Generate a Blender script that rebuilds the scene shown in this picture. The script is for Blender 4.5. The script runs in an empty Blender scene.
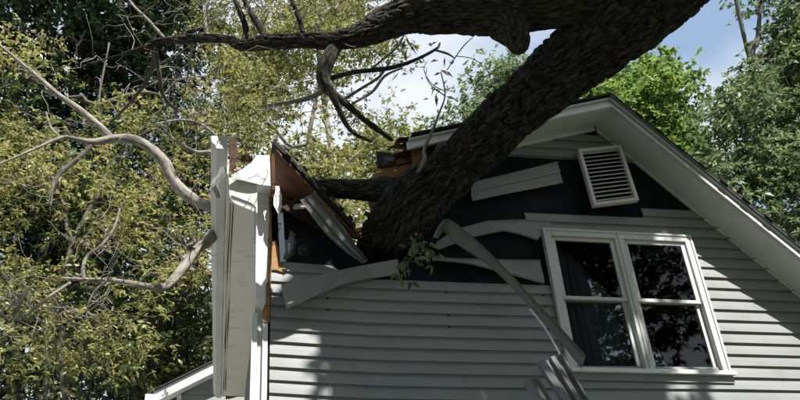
import bpy, math, random
import numpy as np
from mathutils import Vector, Matrix

# ------------------------------------------------------------------ camera, sky, sun, exposure
SC = bpy.context.scene
COL = SC.collection
CAM = Vector((0.0, -6.3, 1.6))          # standing in the yard, 6.3 m in front of the gable wall (wall face: y = 0)
F, CX, CY = 707.8, 325.0, 252.6         # focal length and optical centre, in pixels of an 800 x 400 picture
PITCH, YAW, ROLL = 0.48176, 0.14764, -0.025795
def _axes():
    cp, sp, cy, sy = math.cos(PITCH), math.sin(PITCH), math.cos(YAW), math.sin(YAW)
    fw = Vector((sy*cp, cy*cp, sp)); r = Vector((cy, -sy, 0)); up = r.cross(fw)
    c, s = math.cos(ROLL), math.sin(ROLL)
    return c*r+s*up, -s*r+c*up, fw
RGT, UP, FWD = _axes()
cd = bpy.data.cameras.new('camera'); cam = bpy.data.objects.new('camera', cd); COL.objects.link(cam)
cd.sensor_width = 36; cd.lens = F/800*36
cd.shift_x = (400-CX)/800; cd.shift_y = (CY-200)/800
cd.clip_start = 0.05; cd.clip_end = 3000
cam.matrix_world = Matrix(((RGT.x, UP.x, -FWD.x, CAM.x), (RGT.y, UP.y, -FWD.y, CAM.y), (RGT.z, UP.z, -FWD.z, CAM.z), (0, 0, 0, 1)))
SC.camera = cam

SUN = Vector((0.40, -1.0, 1.40)).normalized()       # towards the sun: high, in front of the wall, a little to the right
w = bpy.data.worlds.new('World'); SC.world = w; w.use_nodes = True
nt = w.node_tree; N = nt.nodes; Lk = nt.links; bgn = N['Background']
sky = N.new('ShaderNodeTexSky'); sky.sky_type = 'NISHITA'; sky.sun_disc = False
sky.sun_elevation = math.asin(SUN.z); sky.sun_rotation = math.atan2(SUN.x, SUN.y)
sky.air_density = 1.0; sky.dust_density = 1.2; sky.ozone_density = 1.0
tc = N.new('ShaderNodeTexCoord'); mp = N.new('ShaderNodeMapping'); mp.inputs['Scale'].default_value = (1.0, 1.0, 1.5)
mp.inputs['Location'].default_value = (4.6, 4.1, 4.0)
nz = N.new('ShaderNodeTexNoise'); nz.inputs['Scale'].default_value = 2.1; nz.inputs['Detail'].default_value = 8; nz.inputs['Roughness'].default_value = 0.55
rp = N.new('ShaderNodeValToRGB'); rp.color_ramp.elements[0].position = 0.40; rp.color_ramp.elements[1].position = 0.60
mx = N.new('ShaderNodeMix'); mx.data_type = 'RGBA'; mx.inputs['B'].default_value = (9.4, 10.0, 10.8, 1)
Lk.new(tc.outputs['Generated'], mp.inputs['Vector']); Lk.new(mp.outputs['Vector'], nz.inputs['Vector'])
Lk.new(nz.outputs['Fac'], rp.inputs['Fac']); Lk.new(rp.outputs['Color'], mx.inputs['Factor'])
hz = N.new('ShaderNodeMix'); hz.data_type = 'RGBA'; hz.inputs['Factor'].default_value = .6; hz.inputs['B'].default_value = (5.4, 7.5, 10.6, 1)   # thin high haze
Lk.new(sky.outputs['Color'], hz.inputs['A']); Lk.new(hz.outputs['Result'], mx.inputs['A']); Lk.new(mx.outputs['Result'], bgn.inputs['Color'])
bgn.inputs['Strength'].default_value = 0.05
sl = bpy.data.lights.new('sun', 'SUN'); sl.energy = 4.9; sl.angle = math.radians(0.5); sl.color = (1.0, 0.965, 0.91)
so = bpy.data.objects.new('sun', sl); COL.objects.link(so)
so.rotation_euler = SUN.to_track_quat('Z', 'Y').to_euler(); so.location = (6, -10, 20)
SC.view_settings.view_transform = 'Standard'; SC.view_settings.look = 'None'; SC.view_settings.gamma = 1
SC.view_settings.exposure = 0.95
SC.render.engine = 'CYCLES'
SC.cycles.max_bounces = 6; SC.cycles.diffuse_bounces = 3; SC.cycles.transparent_max_bounces = 8

# ------------------------------------------------------------------ measuring helper: a sight line met at a given depth
def ray(u, v): return RGT*((u-CX)/F) - UP*((v-CY)/F) + FWD
def at(u, v, y=0.0):
    d = ray(u, v); return CAM + d*((y-CAM.y)/d.y)
def px(n, y, u=400, v=200): return n/F*(y-CAM.y)/ray(u, v).y     # size in metres of n pixels at depth y
Z0 = CAM.z

# ------------------------------------------------------------------ numpy noise
def _h(i, j, k, s):
    n = (i*374761393 + j*668265263 + k*2147483647 + s*974634641) & 0xffffffff
    n = ((n ^ (n >> 13))*1274126177) & 0xffffffff
    return ((n ^ (n >> 16)) & 0xffff)/65535.0
def vnoise(P, s=0):
    P = np.asarray(P, float); I = np.floor(P).astype(np.int64); f = P-I; f = f*f*(3-2*f)
    o = 0
    for a in (0, 1):
        for b in (0, 1):
            for c in (0, 1):
                wgt = (f[:, 0] if a else 1-f[:, 0])*(f[:, 1] if b else 1-f[:, 1])*(f[:, 2] if c else 1-f[:, 2])
                o = o + wgt*_h(I[:, 0]+a, I[:, 1]+b, I[:, 2]+c, s)
    return o

# ------------------------------------------------------------------ materials
def new_mat(name):
    m = bpy.data.materials.new(name); m.use_nodes = True
    return m, m.node_tree.nodes, m.node_tree.links, m.node_tree.nodes['Principled BSDF']
def mottled(name, c1, c2, scale=3.0, stretch=(1, 1, 1), rough=0.6, bump=0.0, bscale=60, detail=6, lo=0.35, hi=0.65, spec=0.35, dirt=None, dirt_scale=1.2, dlo=0.55, dhi=0.75):
    m, n, l, p = new_mat(name)
    t = n.new('ShaderNodeTexCoord'); mpp = n.new('ShaderNodeMapping'); mpp.inputs['Scale'].default_value = stretch
    a = n.new('ShaderNodeTexNoise'); a.inputs['Scale'].default_value = scale; a.inputs['Detail'].default_value = detail
    r = n.new('ShaderNodeValToRGB'); r.color_ramp.elements[0].color = (*c1, 1); r.color_ramp.elements[1].color = (*c2, 1)
    r.color_ramp.elements[0].position = lo; r.color_ramp.elements[1].position = hi
    l.new(t.outputs['Object'], mpp.inputs['Vector']); l.new(mpp.outputs['Vector'], a.inputs['Vector'])
    l.new(a.outputs['Fac'], r.inputs['Fac']); out = r.outputs['Color']
    if dirt:
        b = n.new('ShaderNodeTexNoise'); b.inputs['Scale'].default_value = dirt_scale; b.inputs['Detail'].default_value = 9; b.inputs['Roughness'].default_value = 0.65
        l.new(t.outputs['Object'], b.inputs['Vector'])
        r2 = n.new('ShaderNodeValToRGB'); r2.color_ramp.elements[0].position = dlo; r2.color_ramp.elements[1].position = dhi
        l.new(b.outputs['Fac'], r2.inputs['Fac'])
        q = n.new('ShaderNodeMix'); q.data_type = 'RGBA'; q.inputs['B'].default_value = (*dirt, 1)
        l.new(r2.outputs['Color'], q.inputs['Factor']); l.new(out, q.inputs['A']); out = q.outputs['Result']
    l.new(out, p.inputs['Base Color'])
    p.inputs['Roughness'].default_value = rough; p.inputs['Specular IOR Level'].default_value = spec
    if bump:
        b = n.new('ShaderNodeTexNoise'); b.inputs['Scale'].default_value = bscale; b.inputs['Detail'].default_value = 5
        l.new(mpp.outputs['Vector'], b.inputs['Vector'])
        bp = n.new('ShaderNodeBump'); bp.inputs['Strength'].default_value = bump; bp.inputs['Distance'].default_value = 0.01
        l.new(b.outputs['Fac'], bp.inputs['Height']); l.new(bp.outputs['Normal'], p.inputs['Normal'])
    return m
M = {}
M['vinyl'] = mottled('grey_vinyl', (.235, .242, .24), (.27, .277, .273), 1.5, (1, 1, 4), .55, .12, 40, dirt=(.175, .18, .178), dirt_scale=2.2, dlo=.52, dhi=.85)
M['strip'] = mottled('shade_darkened_trim', (.15, .157, .155), (.20, .207, .20), 2.5, (1, 1, 1), .5, .1, 50, dirt=(.11, .11, .10), dirt_scale=5)  # vinyl grey darkened; the shaded underside of the strips is in the colour
M['trim'] = mottled('pale_trim_paint', (.56, .57, .55), (.66, .66, .63), 2.5, (1, 1, 1), .5, .1, 50, dirt=(.40, .39, .34), dirt_scale=5, dlo=.55, dhi=.8)
M['flashing'] = mottled('crumpled_flashing', (.36, .39, .40), (.47, .50, .51), 9, (1, 1, 1), .4, .4, 25, dirt=(.24, .23, .20), dirt_scale=12, dlo=.5, dhi=.75)
M['white'] = mottled('white_aluminium', (.70, .72, .72), (.80, .81, .80), 4, (1, 1, 1), .45, .1, 30, dirt=(.45, .43, .36), dirt_scale=6, dlo=.55, dhi=.78)
M['beige'] = mottled('beige_soffit', (.72, .71, .645), (.77, .76, .70), 2.0, (1, .3, 1), .6, .1, 40, dirt=(.33, .29, .21), dirt_scale=5, dlo=.58, dhi=.8)
M['soffit'] = mottled('grey_soffit', (.66, .67, .66), (.72, .73, .71), 2.0, (1, 1, 1), .6, .1, 40, dirt=(.52, .52, .48), dirt_scale=3, dlo=.55, dhi=.85)
M['felt'] = mottled('black_sheathing', (.006, .007, .009), (.012, .014, .017), 3.0, (1, 1, 2), .75, .7, 14, dirt=(.022, .024, .027), dirt_scale=7, dlo=.6, dhi=.9, spec=.12)
M['print'] = mottled('faded_print', (.018, .020, .023), (.034, .038, .042), 20, rough=.8)
M['shingle'] = mottled('dark_shingle', (.018, .019, .02), (.05, .05, .05), 90, rough=.9, bump=.5, bscale=150)
M['wood'] = mottled('raw_plywood', (.075, .032, .014), (.16, .066, .028), 4, (1, 8, 1), .75, .4, 60, dirt=(.07, .035, .02), dirt_scale=4, dlo=.5, dhi=.8)
M['newwood'] = mottled('split_lumber', (.33, .17, .07), (.46, .28, .13), 7, (1, 1, 9), .75, .4, 70, dirt=(.14, .06, .025), dirt_scale=5, dlo=.5, dhi=.75)
M['rotwood'] = mottled('rotten_board', (.035, .018, .012), (.10, .05, .03), 9, (1, 1, 5), .85, .5, 50)
M['insul'] = mottled('pink_insulation', (.62, .36, .32), (.80, .58, .52), 30, rough=.95)
M['grass'] = mottled('lawn', (.06, .075, .03), (.12, .125, .06), 2.0, rough=.95, bump=.6, bscale=30)
M['bounce_concrete'] = mottled('pale_bounce_concrete', (.52, .505, .46), (.62, .60, .55), 6, rough=.9, bump=.3, bscale=60)  # pale tone for the slab added to bounce light
M['curtain'] = mottled('dark_curtain', (.16, .18, .25), (.25, .27, .35), 3, (6, 1, .5), .9)
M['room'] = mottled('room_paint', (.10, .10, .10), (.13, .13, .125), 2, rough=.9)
M['blue'] = mottled('blue_house_wrap', (.025, .035, .05), (.05, .065, .085), 4, rough=.6, dirt=(.02, .022, .025), dirt_scale=8)
def glass():
    m, n, l, p = new_mat('window_glass')
    n.remove(p); o = n['Material Output']
    tr = n.new('ShaderNodeBsdfTransparent'); tr.inputs['Color'].default_value = (.80, .84, .86, 1)
    g = n.new('ShaderNodeBsdfGlossy'); g.inputs['Roughness'].default_value = 0.015
    fr = n.new('ShaderNodeFresnel'); fr.inputs['IOR'].default_value = 1.62
    t = n.new('ShaderNodeTexCoord'); nn = n.new('ShaderNodeTexNoise'); nn.inputs['Scale'].default_value = 2.2
    b = n.new('ShaderNodeBump'); b.inputs['Strength'].default_value = .05; b.inputs['Distance'].default_value = .02
    l.new(t.outputs['Object'], nn.inputs['Vector']); l.new(nn.outputs['Fac'], b.inputs['Height']); l.new(b.outputs['Normal'], g.inputs['Normal'])
    x = n.new('ShaderNodeMixShader'); l.new(fr.outputs['Fac'], x.inputs[0]); l.new(tr.outputs[0], x.inputs[1]); l.new(g.outputs[0], x.inputs[2])
    l.new(x.outputs[0], o.inputs['Surface'])
    return m
M['glass'] = glass()
def bark(name, cols, sc=26, bump=.8):
    m, n, l, p = new_mat(name)
    a = n.new('ShaderNodeAttribute'); a.attribute_name = 'bark'
    t = n.new('ShaderNodeTexNoise'); t.inputs['Scale'].default_value = sc; t.inputs['Detail'].default_value = 7; t.inputs['Roughness'].default_value = .65
    r = n.new('ShaderNodeValToRGB'); e = r.color_ramp.elements
    e[0].position = .34; e[0].color = (*cols[0], 1); e[1].position = .68; e[1].color = (*cols[2], 1)
    q = e.new(.5); q.color = (*cols[1], 1)
    l.new(a.outputs['Vector'], t.inputs['Vector']); l.new(t.outputs['Fac'], r.inputs['Fac'])
    t2 = n.new('ShaderNodeTexNoise'); t2.inputs['Scale'].default_value = 3; t2.inputs['Detail'].default_value = 4
    l.new(a.outputs['Vector'], t2.inputs['Vector'])
    r2 = n.new('ShaderNodeValToRGB'); r2.color_ramp.elements[0].position = .5; r2.color_ramp.elements[1].position = .75
    l.new(t2.outputs['Fac'], r2.inputs['Fac'])
    x = n.new('ShaderNodeMix'); x.data_type = 'RGBA'; x.inputs['B'].default_value = (*cols[3], 1)
    mm = n.new('ShaderNodeMath'); mm.operation = 'MULTIPLY'; mm.inputs[1].default_value = .5
    l.new(r2.outputs['Color'], mm.inputs[0]); l.new(mm.outputs[0], x.inputs['Factor']); l.new(r.outputs['Color'], x.inputs['A'])
    l.new(x.outputs['Result'], p.inputs['Base Color']); p.inputs['Roughness'].default_value = .92; p.inputs['Specular IOR Level'].default_value = .15
    b = n.new('ShaderNodeBump'); b.inputs['Strength'].default_value = bump; b.inputs['Distance'].default_value = .012
    l.new(t.outputs['Fac'], b.inputs['Height']); l.new(b.outputs['Normal'], p.inputs['Normal'])
    return m
M['bark'] = bark('furrowed_bark', ((.008, .007, .006), (.036, .032, .028), (.125, .115, .10), (.055, .057, .048)), 44, 1.0)
M['twig'] = bark('grey_branch_bark', ((.10, .09, .075), (.24, .22, .19), (.36, .34, .30), (.25, .25, .21)), 18, .4)
M['stem'] = bark('dim_stem_bark', ((.05, .045, .04), (.11, .10, .085), (.17, .16, .14), (.12, .12, .10)), 14, .4)
def leaf(name, ramp, trans=.35, rough=.45):
    m, n, l, p = new_mat(name); o = n['Material Output']
    a = n.new('ShaderNodeAttribute'); a.attribute_name = 'tint'
    r = n.new('ShaderNodeValToRGB'); e = r.color_ramp.elements
    e[0].position = 0; e[0].color = (*ramp[0], 1); e[1].position = 1; e[1].color = (*ramp[-1], 1)
    for i, c in enumerate(ramp[1:-1]):
        q = e.new((i+1)/(len(ramp)-1)); q.color = (*c, 1)
    l.new(a.outputs['Fac'], r.inputs['Fac']); l.new(r.outputs['Color'], p.inputs['Base Color'])
    p.inputs['Roughness'].default_value = rough; p.inputs['Specular IOR Level'].default_value = .4
    t = n.new('ShaderNodeBsdfTranslucent'); h = n.new('ShaderNodeHueSaturation'); h.inputs['Value'].default_value = 1.5; h.inputs['Saturation'].default_value = 1.1
    l.new(r.outputs['Color'], h.inputs['Color']); l.new(h.outputs['Color'], t.inputs['Color'])
    x = n.new('ShaderNodeMixShader'); x.inputs[0].default_value = trans
    l.new(p.outputs[0], x.inputs[1]); l.new(t.outputs[0], x.inputs[2]); l.new(x.outputs[0], o.inputs['Surface'])
    return m
M['leaf_olive'] = leaf('olive_leaves', ((.045, .056, .020), (.115, .13, .044), (.24, .25, .088), (.40, .385, .16), (.33, .25, .13)))
M['leaf_dark'] = leaf('dark_evergreen_leaves', ((.012, .026, .014), (.022, .042, .018), (.035, .058, .024), (.06, .085, .03)), .2, .35)
M['leaf_mid'] = leaf('mid_green_leaves', ((.03, .05, .016), (.055, .078, .024), (.085, .105, .034), (.14, .145, .05)))
M['leaf_shade'] = leaf('shade_darkened_leaves', ((.018, .032, .012), (.035, .052, .018), (.06, .078, .026), (.15, .16, .055)))  # green darkened to stand in for shade between leaf clusters
M['leaf_lime'] = leaf('lime_green_leaves', ((.06, .105, .026), (.11, .175, .048), (.165, .24, .07), (.25, .32, .115)), .42)
M['leaf_grey'] = leaf('grey_green_leaves', ((.045, .078, .034), (.10, .142, .064), (.175, .22, .108), (.31, .355, .20)), .38)

# ------------------------------------------------------------------ object helpers
def link(o, parent=None):
    COL.objects.link(o)
    if parent: o.parent = parent
    return o
def tag(o, label, cat, group=None, kind=None):
    if label: o['label'] = label
    if cat: o['category'] = cat
    if group: o['group'] = group
    if kind: o['kind'] = kind
    return o
def empty(name, loc, label, cat, group=None):
    o = bpy.data.objects.new(name, None); o.location = loc; link(o); tag(o, label, cat, group); return o
class MB:
    def __init__(s): s.v = []; s.f = []
    def add(s, V, Fc):
        b = len(s.v); s.v += [tuple(p) for p in V]; s.f += [tuple(i+b for i in f) for f in Fc]; return s
    def box(s, x0, x1, y0, y1, z0, z1):
        return s.add([(x0, y0, z0), (x1, y0, z0), (x1, y1, z0), (x0, y1, z0), (x0, y0, z1), (x1, y0, z1), (x1, y1, z1), (x0, y1, z1)],
                     [(0, 3, 2, 1), (4, 5, 6, 7), (0, 1, 5, 4), (1, 2, 6, 5), (2, 3, 7, 6), (3, 0, 4, 7)])
    def prism(s, poly, off):
        n = len(poly); off = Vector(off); P = [Vector(p) for p in poly]
        return s.add(P+[p+off for p in P], [tuple(range(n))[::-1], tuple(range(n, 2*n))]+[(i, (i+1) % n, n+(i+1) % n, n+i) for i in range(n)])
    def bar(s, a, b, wv, tv):          # a plank from a to b with width vector and thickness vector
        a, b, wv, tv = Vector(a), Vector(b), Vector(wv)/2, Vector(tv)/2
        V = [p+sw*wv+st*tv for p in (a, b) for sw, st in ((-1, -1), (1, -1), (1, 1), (-1, 1))]
        return s.add(V, [(0, 3, 2, 1), (4, 5, 6, 7), (0, 1, 5, 4), (1, 2, 6, 5), (2, 3, 7, 6), (3, 0, 4, 7)])
    def build(s, name, mat, parent=None, bevel=0, smooth=False, solid=0):
        me = bpy.data.meshes.new(name); me.from_pydata(s.v, [], s.f); me.update()
        if mat: me.materials.append(M[mat])
        o = link(bpy.data.objects.new(name, me), parent)
        if parent:                      # parents are unrotated empties or world-placed meshes
            o.matrix_parent_inverse = Matrix.Identity(4)
            pl = parent.location
            q = parent
            off = Vector((0, 0, 0))
            while q: off += q.location; q = q.parent
            me.transform(Matrix.Translation(-off))
        fix(me)
        if smooth:
            for p in me.polygons: p.use_smooth = True
        if solid:
            k = o.modifiers.new('solid', 'SOLIDIFY'); k.thickness = solid; k.offset = 0
        if bevel:
            k = o.modifiers.new('bevel', 'BEVEL'); k.width = bevel; k.segments = 2; k.limit_method = 'ANGLE'; k.angle_limit = .6
        return o
def fix(me):
    import bmesh
    b = bmesh.new(); b.from_mesh(me); bmesh.ops.recalc_face_normals(b, faces=b.faces); b.to_mesh(me); b.free()

def catmull(P, n):
    P = np.asarray(P, float); m = len(P)
    if m == 2: t = np.linspace(0, 1, n)[:, None]; return P[0]*(1-t)+P[1]*t
    E_ = np.vstack([2*P[0]-P[1], P, 2*P[-1]-P[-2]]); T = np.linspace(0, m-1-1e-9, n); i = T.astype(int); t = (T-i)[:, None]
    a, b, c, d = E_[i], E_[i+1], E_[i+2], E_[i+3]
    return .5*((2*b)+(-a+c)*t+(2*a-5*b+4*c-d)*t*t+(-a+3*b-3*c+d)*t**3)
def tube_arrays(path, rad, nseg, nring=None, ridge=0.0, seed=0, rscale=24.0, lump=0.0, cap=True, rough=None):
    path = np.asarray(path, float); rad = np.asarray(rad, float)
    if nring:
        rad = catmull(np.c_[rad, rad, rad], nring)[:, 0]; path = catmull(path, nring)
    n = len(path)
    tg = np.gradient(path, axis=0); tg /= np.linalg.norm(tg, axis=1)[:, None]+1e-12
    u = np.cross(tg[0], (0.3, 0.2, 0.93)); u /= np.linalg.norm(u)
    s = np.r_[0, np.cumsum(np.linalg.norm(np.diff(path, axis=0), axis=1))]
    th = np.linspace(0, 2*np.pi, nseg, endpoint=False); c, sn = np.cos(th), np.sin(th)
    V = np.empty((n, nseg, 3)); B = np.empty((n, nseg, 3))
    U = np.empty((n, 3)); W = np.empty((n, 3))
    for i in range(n):
        u = u-tg[i]*np.dot(u, tg[i]); u /= np.linalg.norm(u); U[i] = u; W[i] = np.cross(tg[i], u)
    B[:, :, 0] = rad[:, None]*c; B[:, :, 1] = rad[:, None]*sn; B[:, :, 2] = (s*.26)[:, None]
    R = np.repeat(rad[:, None], nseg, 1)
    if ridge or lump:
        Q = B.reshape(-1, 3)
        wv = np.c_[vnoise(Q*9, seed+7), vnoise(Q*9, seed+8), vnoise(Q*9, seed+9)]-.5
        q = (Q+wv*.05)*rscale
        a = np.abs(2*vnoise(q, seed)-1); b = np.abs(2*vnoise(q*np.array([1.7, 1.7, 2.3])+5, seed+1)-1); c3 = np.abs(2*vnoise(q*3.7+9, seed+2)-1)
        d = ridge*(.30-np.exp(-(a/.15)**2)-.6*np.exp(-(b/.17)**2)-.25*np.exp(-(c3/.3)**2)+.5*(vnoise(q*1.3+3, seed+6)-.5))
        q2 = Q.copy(); q2[:, 2] *= 4.5
        d = d+lump*(vnoise(q2*4, seed+3)-.5)*2+lump*.25*(vnoise(q2*11, seed+4)-.5)*2
        R = R+d.reshape(n, nseg)*np.minimum(1, rad/.05)[:, None]
    V = path[:, None, :]+R[:, :, None]*(c[None, :, None]*U[:, None, :]+sn[None, :, None]*W[:, None, :])
    idx = np.arange(n*nseg).reshape(n, nseg); nx = np.roll(idx, -1, 1)
    Q = np.stack([idx[:-1], nx[:-1], nx[1:], idx[1:]], -1).reshape(-1, 4)
    return V.reshape(-1, 3), Q, B.reshape(-1, 3), idx
def mesh_np(name, V, Q, mat, parent=None, smooth=True, tint=None, barkc=None, caps=()):
    off = np.zeros(3); q = parent
    while q: off += np.array(q.location); q = q.parent
    V = V-off
    me = bpy.data.meshes.new(name); nv, nq = len(V), len(Q)
    me.vertices.add(nv); me.vertices.foreach_set('co', V.astype(np.float32).ravel())
    k = Q.shape[1]; extra = [len(c) for c in caps]
    me.loops.add(nq*k+sum(extra)); me.polygons.add(nq+len(caps))
    li = Q.ravel()
    if caps: li = np.r_[li, np.concatenate(caps)]
    me.loops.foreach_set('vertex_index', li.astype(np.int32))
    st = np.arange(nq)*k
    if caps: st = np.r_[st, nq*k+np.r_[0, np.cumsum(extra)[:-1]]]
    me.polygons.foreach_set('loop_start', st.astype(np.int32))
    if smooth: me.polygons.foreach_set('use_smooth', np.ones(len(st), bool))
    me.update(calc_edges=True); me.validate()
    if tint is not None:
        at_ = me.attributes.new('tint', 'FLOAT', 'FACE'); at_.data.foreach_set('value', tint.astype(np.float32))
    if barkc is not None:
        at_ = me.attributes.new('bark', 'FLOAT_VECTOR', 'POINT'); at_.data.foreach_set('vector', barkc.astype(np.float32).ravel())
    me.materials.append(M[mat])
    return link(bpy.data.objects.new(name, me), parent)
class Tubes:
    def __init__(s): s.V = []; s.Q = []; s.B = []; s.n = 0; s.caps = []
    def add(s, path, rad, nseg=6, nring=None, **k):
        V, Q, B, idx = tube_arrays(path, rad, nseg, nring, **k)
        s.V.append(V); s.Q.append(Q+s.n); s.B.append(B+np.array([s.n*.013 % 7, 0, 0])); s.caps += [idx[0][::-1]+s.n, idx[-1]+s.n]; s.n += len(V); return s
    def build(s, name, mat, parent):
        return mesh_np(name, np.vstack(s.V), np.vstack(s.Q), mat, parent, barkc=np.vstack(s.B), caps=s.caps)
def pt(*l): return [tuple(at(*p)) for p in l]
def ipath(l):   # list of (u, v, y, width in px) -> 3-D path and radii
    return [tuple(at(u, v, y)) for u, v, y, d in l], [px(d, y, u, v)/2 for u, v, y, d in l]
def polyl(P, n):
    P = np.asarray(P, float); t = np.linspace(0, len(P)-1, n); return np.stack([np.interp(t, np.arange(len(P)), P[:, k]) for k in range(3)], 1)
def ribbon(name, A, B, prof, mat, parent=None, n=28, thick=.003, crumple=0.0, seed=0, lin=False):
    fn = polyl if lin else catmull
    A = fn(A, n); B = fn(B, n); tg = np.gradient((A+B)/2, axis=0); wd = B-A
    nr = np.cross(tg, wd); nr /= np.linalg.norm(nr, axis=1)[:, None]+1e-9
    if np.mean(nr[:, 1]) > 0: nr = -nr                      # relief faces out of the wall
    V = np.stack([A+wd*t+nr*h for t, h in prof], 1); k = len(prof)
    if crumple:
        q = V.reshape(-1, 3); V = V+(nr[:, None, :]*((vnoise(q*7, seed)-.5)*2*crumple+(vnoise(q*19, seed+1)-.5)*crumple).reshape(n, k, 1))
    mb = MB(); mb.add(V.reshape(-1, 3), [(i*k+j, i*k+j+1, (i+1)*k+j+1, (i+1)*k+j) for i in range(n-1) for j in range(k-1)])
    o = mb.build(name, mat, parent, smooth=False, solid=thick)
    return o

# ================================================================== THE SETTING
g = MB(); nG = 24
GX = np.sign(np.linspace(-1, 1, nG+1))*np.abs(np.linspace(-1, 1, nG+1))**3*900
V = [(x, y, -.15-0.012*max(0, math.hypot(x, y)-30)) for y in GX for x in GX]
g.add(V, [(j*(nG+1)+i, j*(nG+1)+i+1, (j+1)*(nG+1)+i+1, (j+1)*(nG+1)+i) for j in range(nG) for i in range(nG)])
ground = g.build('ground', 'grass'); ground['kind'] = 'structure'

bounce = MB(); bounce.box(-7.5, -.05, -7, 16, -.15, -.10); bounce = bounce.build('bounce_slab', 'bounce_concrete'); bounce['kind'] = 'structure'  # unseen pale slab, added to bounce sunlight up at the left soffit

# ================================================================== THE HOUSE
XC = 0.37                                    # left corner of the gable wall
XA, ZA = 4.23, 5.17+Z0                       # soffit ridge point of the gable
SR, SL = 1.10, 0.316                         # right and left roof slopes
XE = 8.3                                     # right corner (outside the picture)
OV = 0.38                                    # rake overhang
YB = 7.3                                     # back of the house
EXPO = 0.1245
def zr(x): return ZA-SR*(x-XA) if x > XA else ZA-SL*(XA-x)
house = empty('house', (4.3, 3.5, -.15), 'storm-struck grey vinyl-sided gable house with its left roof corner smashed', 'house')
def H(*a): return (a[0], a[1], a[2])

# --- black sheathing behind the siding, with the window opening and the broken top left
WX0, WX1, WZ0, WZ1 = 3.30, 5.03, 2.115+Z0, 3.715+Z0       # outside of the window casing
ox0, ox1, oz0, oz1 = WX0+.05, WX1-.05, WZ0+.05, WZ1-.05    # rough opening
def P2(u, v): p = at(u, v, 0); return (p.x, p.z)
brk = [P2(276, 193), P2(305, 203), P2(333, 231), P2(362, 264), P2(378, 268), P2(400, 262), P2(418, 240), P2(430, 205), P2(434, 178), (1.98, zr(1.98)-.02)]
sh = MB(); T = (0, .018, 0)
def wp(poly): sh.prism([(x, 0, z) for x, z in poly], T)
wp([(XC, -.15), (ox0, -.15), (ox0, oz0), (XC, oz0)]); wp([(ox0, -.15), (ox1, -.15), (ox1, oz0), (ox0, oz0)]); wp([(ox1, -.15), (XE, -.15), (XE, zr(XE)), (ox1, zr(ox1))])
wp([(XC, oz0), (ox0, oz0), (ox0, zr(ox0))]+brk[::-1]+[(XC, brk[0][1])])
wp([(ox0, oz1), (ox1, oz1), (ox1, zr(ox1)), (XA, ZA), (ox0, zr(ox0))])
sh.build('sheathing', 'felt', house)
lb = MB()
for x in (0.95, 2.16, 3.2):      # sheathing seams: narrow laps
    z1 = min(zr(x)-.05, 99) if x > 2.0 else 3.25+Z0
    lb.box(x-.012, x+.012, -.004, -.0005, 2.5+Z0, z1)
lb.box(1.9, 5.6, -.0035, -.0004, 4.33+Z0, 4.345+Z0)
lb.build('sheathing_lap', 'felt', house)

# --- siding: one board per course and run, hooked lap profile, sagging where the wall was hit
def sag(x):
    return float(np.interp(x, [.37, .8, 1.3, 2.2, 3.2, 5, 8], [.022, .004, -.016, -.017, -.010, .012, .012]))
PROF = [(-.004, 1.0), (-.010, .94), (-.0205, .57), (-.030, .14), (-.0285, .115), (-.004, .11), (-.0035, .0)]   # (y, fraction of exposure): lap face, butt, shadow gap
rng = random.Random(5)
def board(x0b, x1b, x0t, x1t, zb, parent=house, sg=True, mat='vinyl', name='siding_board'):
    n = max(2, int((x1b-x0b)/.35)+1); k = len(PROF); V = []
    ph = rng.uniform(0, 9); am = .0022; dz = rng.uniform(-.0015, .0015)
    for i in range(n+1):
        t = i/n
        for y, fz in PROF:
            c = min(1, max(0, fz)); xb = x0b+(x1b-x0b)*t; xt = x0t+(x1t-x0t)*t; x = xb+(xt-xb)*c
            z = zb+fz*EXPO+dz+(sag(x) if sg else 0)
            V.append((x, y+am*math.sin(x*4.1+ph)*(1-c), z))
    mb = MB(); mb.add(V, [(i*k+j, i*k+j+1, (i+1)*k+j+1, (i+1)*k+j) for i in range(n) for j in range(k-1)]+[tuple(range(k)), tuple(n*k+j for j in range(k))[::-1]])
    return mb.build(name, mat, parent)
def zk(k): return 2.4425-k*EXPO+Z0
def rx(z): return XA+(ZA-z)/SR-.012
def lx(z): return XA-(ZA-z)/SL+.03
for k in range(-22, 21):
    zb = zk(k)-EXPO*0+0.0; zt = zb+EXPO
    runs = []
    zrel = zb-Z0
    if zrel > 4.6:                                   # under the ridge
        l0, l1, r0, r1 = max(lx(zb), 2.35), max(lx(zt), 2.35), min(rx(zb), 5.2), min(rx(zt), 5.2)
        if r1-l1 > .15: runs.append((l0, r0, l1, r1))
    elif zrel > 4.02: pass                           # torn off down to the black sheathing
    else:
        right = (rx(zb), rx(zt))
        if zb < 1.6+Z0-1.45: right = (XE, XE)
        right = (min(right[0], XE), min(right[1], XE))
        if zt > WZ1+.02:                             # above the window
            xl = 4.55 if zrel > 3.83 else 3.15
            runs.append((xl, right[0], xl, right[1]))
        elif zb >= WZ0-.045:                         # either side of the window
            runs.append((WX1+.012, right[0], WX1+.012, right[1]))
            if zrel < 3.0: runs.append((XC+.02, WX0-.012, XC+.02, WX0-.012))
            elif zrel < 3.15: runs.append((XC+.02, 1.15, XC+.02, 1.0))
        else:
            runs.append((XC+.02, right[0], XC+.02, right[1]))
    for a, b, c, d in runs:
        if b-a > 3.9 and k < 6:                      # factory lengths: a lapped joint somewhere along the course
            j = a+1.3+((k*1.37) % 2.1)
            board(a, j, c, j, zb); o = board(j-.02, b, j-.02, d, zb+.001); o.location.y -= .0025
        else: board(a, b, c, d, zb)

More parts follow.
